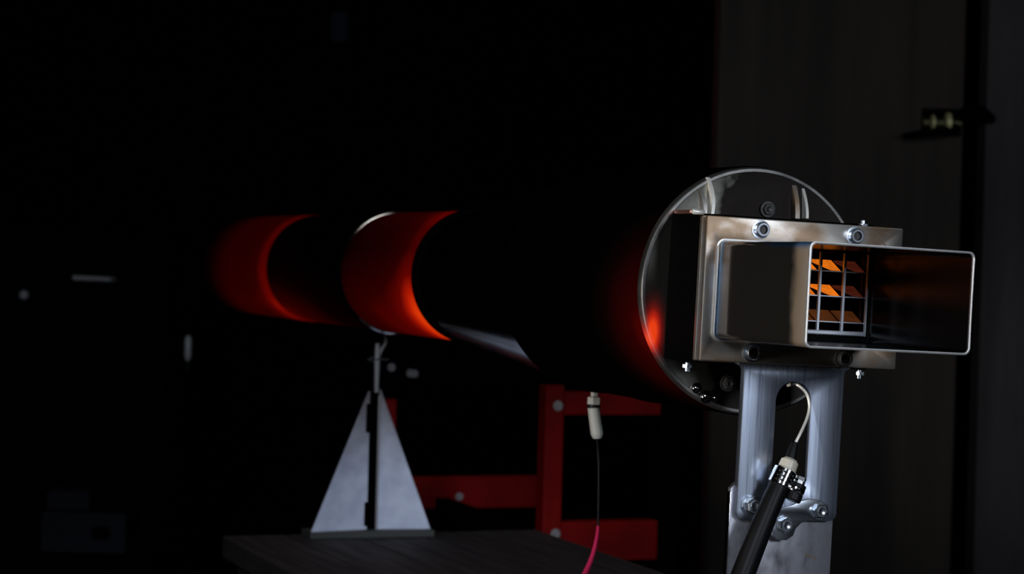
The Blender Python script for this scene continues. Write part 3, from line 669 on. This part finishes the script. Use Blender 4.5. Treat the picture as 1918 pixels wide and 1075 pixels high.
# ================================================================== things in the dark on the left
GY = 5.9
def wthing(name, label, cat, base):
    o = bpy.data.objects.new(name, None); COL.objects.link(o); BASE[o] = np.array(base, float); o.location = base
    return tag(o, label, cat)
G = lambda a, b: wx(a, b, GY)
ca, cb = G(-40, 440), G(300, 860)
cab = wthing('tool_cabinet', 'black tool cabinet in the dark with a dull steel handle and knob', 'cabinet', ((ca[0]+cb[0])/2, GY+0.25, 0.0))
obj('body', box(nb(), (ca[0], GY+0.02, 0.0), (cb[0], GY+0.5, ca[2]), 0.004), M['black'], cab)
dm = (ca[0]+cb[0])/2
h0, h1 = G(140, 520), G(213, 521)
d1 = obj('cabinet_door', box(nb(), (ca[0]+0.005, GY, 0.05), (G(100, 500)[0]-0.002, GY+0.02, ca[2]-0.01), 0.002), M['black'], cab)
d2 = obj('cabinet_door', box(nb(), (G(100, 500)[0]+0.002, GY, 0.05), (cb[0]-0.005, GY+0.02, ca[2]-0.01), 0.002), M['black'], cab)
obj('handle', tube(nb(), [(h0[0], GY, h0[2]), (h0[0]+0.004, GY-0.03, h0[2]), (h1[0]-0.004, GY-0.03, h0[2]-0.002), (h1[0], GY, h0[2]-0.002)], 0.007, 12, smooth=False), M['dullsteel'], d2, 50, 'dull steel bar handle')
kb = G(48, 552)
obj('knob', lathe(nb(), [(0.004, 0), (0.004, -0.012), (0.011, -0.016), (0.012, -0.022), (0.006, -0.028)], 'y', (kb[0], GY, kb[2]), seg=20), M['dullsteel'], d1, 40, 'small round steel knob')
# cord with an inline switch
cc = wx(352, 653, 5.6)
cord = wthing('pendant_switch', 'pale pull switch hanging on a thin dark cord left of the exhaust', 'switch', (cc[0], cc[1], 3.1))
obj('cord', tube(nb(), [(cc[0], cc[1], 3.12), (cc[0], cc[1], cc[2])], 0.0025, 8, smooth=False), M['black'], cord)
zsw = [wx(352, y_, 5.6)[2] for y_ in (628, 634, 668, 676, 700)]
obj('switch_body', lathe(nb(), [(0.004, zsw[0]), (0.009, zsw[1]), (0.009, zsw[2]), (0.003, zsw[3])], 'z', (cc[0], cc[1], 0), seg=16), M['dullsteel'], cord, 40)
obj('pull_string', lathe(nb(), [(0.0025, zsw[3]), (0.002, zsw[4])], 'z', (cc[0], cc[1], 0), seg=8), M['grey'], cord)
struct('ceiling', box(nb(), (-4.2, 2.0, 3.1), (3.2, 8.2, 3.2)), M['dark'], 'unlit black ceiling')
# grey box on a crate, lower left
KY = 4.9
K = lambda a, b: wx(a, b, KY)
k0, k1 = K(77, 958), K(233, 1038)
crate = wthing('crate', 'black low crate in the dark at lower left, under the grey box', 'crate', ((k0[0]+k1[0])/2, KY+0.12, 0))
for k in range(5):
    hh = k1[2]/5
    obj('slat', box(nb(), (k0[0]-0.06, KY-0.03, k*hh+0.004), (k1[0]+0.06, KY-0.01, (k+1)*hh-0.004), 0.002), M['black'], crate)
obj('crate_body', box(nb(), (k0[0]-0.06, KY-0.01, 0), (k1[0]+0.06, KY+0.28, k1[2]), 0.003), M['black'], crate)
gb = wthing('control_box', 'dim grey sheet-metal box with a round black hole, on the crate', 'box', ((k0[0]+k1[0])/2, KY+0.1, k1[2]))
hc = K(187, 1000)
bmx = slab([rrect(k0[0], k1[0], k1[2], k0[2], 0.006), [(hc[0]+0.022*math.cos(R_(a)), hc[2]+0.016*math.sin(R_(a))) for a in range(0, 360, 15)]], KY, KY+0.004, 0.0005)
obj('front_panel', bmx, M['grey'], gb)
obj('housing', box(nb(), (k0[0], KY+0.004, k1[2]), (k1[0], KY+0.2, k0[2]), 0.003), M['black'], gb)
l0, l1 = K(82, 922), K(163, 944)
lid = obj('tin_lid', box(nb(), (l0[0], KY+0.02, k0[2]), (l1[0], KY+0.14, l0[2]), 0.006), M['grey'], Mx=None)
tag(lid, 'dim flat grey tin lying on the control box', 'tin')
# small dim box on the back wall
wb0, wb1 = wx(620, 22, 7.9), wx(650, 80, 7.9)
ib = wthing('wall_box', 'dim blue-grey junction box high on the black back wall', 'junction box', ((wb0[0]+wb1[0])/2, 8.0, wb1[2]))
M['bluegrey'] = mat('blue_grey_plastic', (0.016, 0.023, 0.030), 0.8, 0.0, 0.02)
obj('box_body', box(nb(), (wb0[0], 7.9, wb1[2]), (wb1[0], 8.0, wb0[2]), 0.006), M['bluegrey'], ib)
obj('cover', box(nb(), (wb0[0]+0.006, 7.893, wb1[2]+0.006), (wb1[0]-0.006, 7.9, wb0[2]-0.05), 0.002), M['bluegrey'], ib)
bpy.context.view_layer.update()
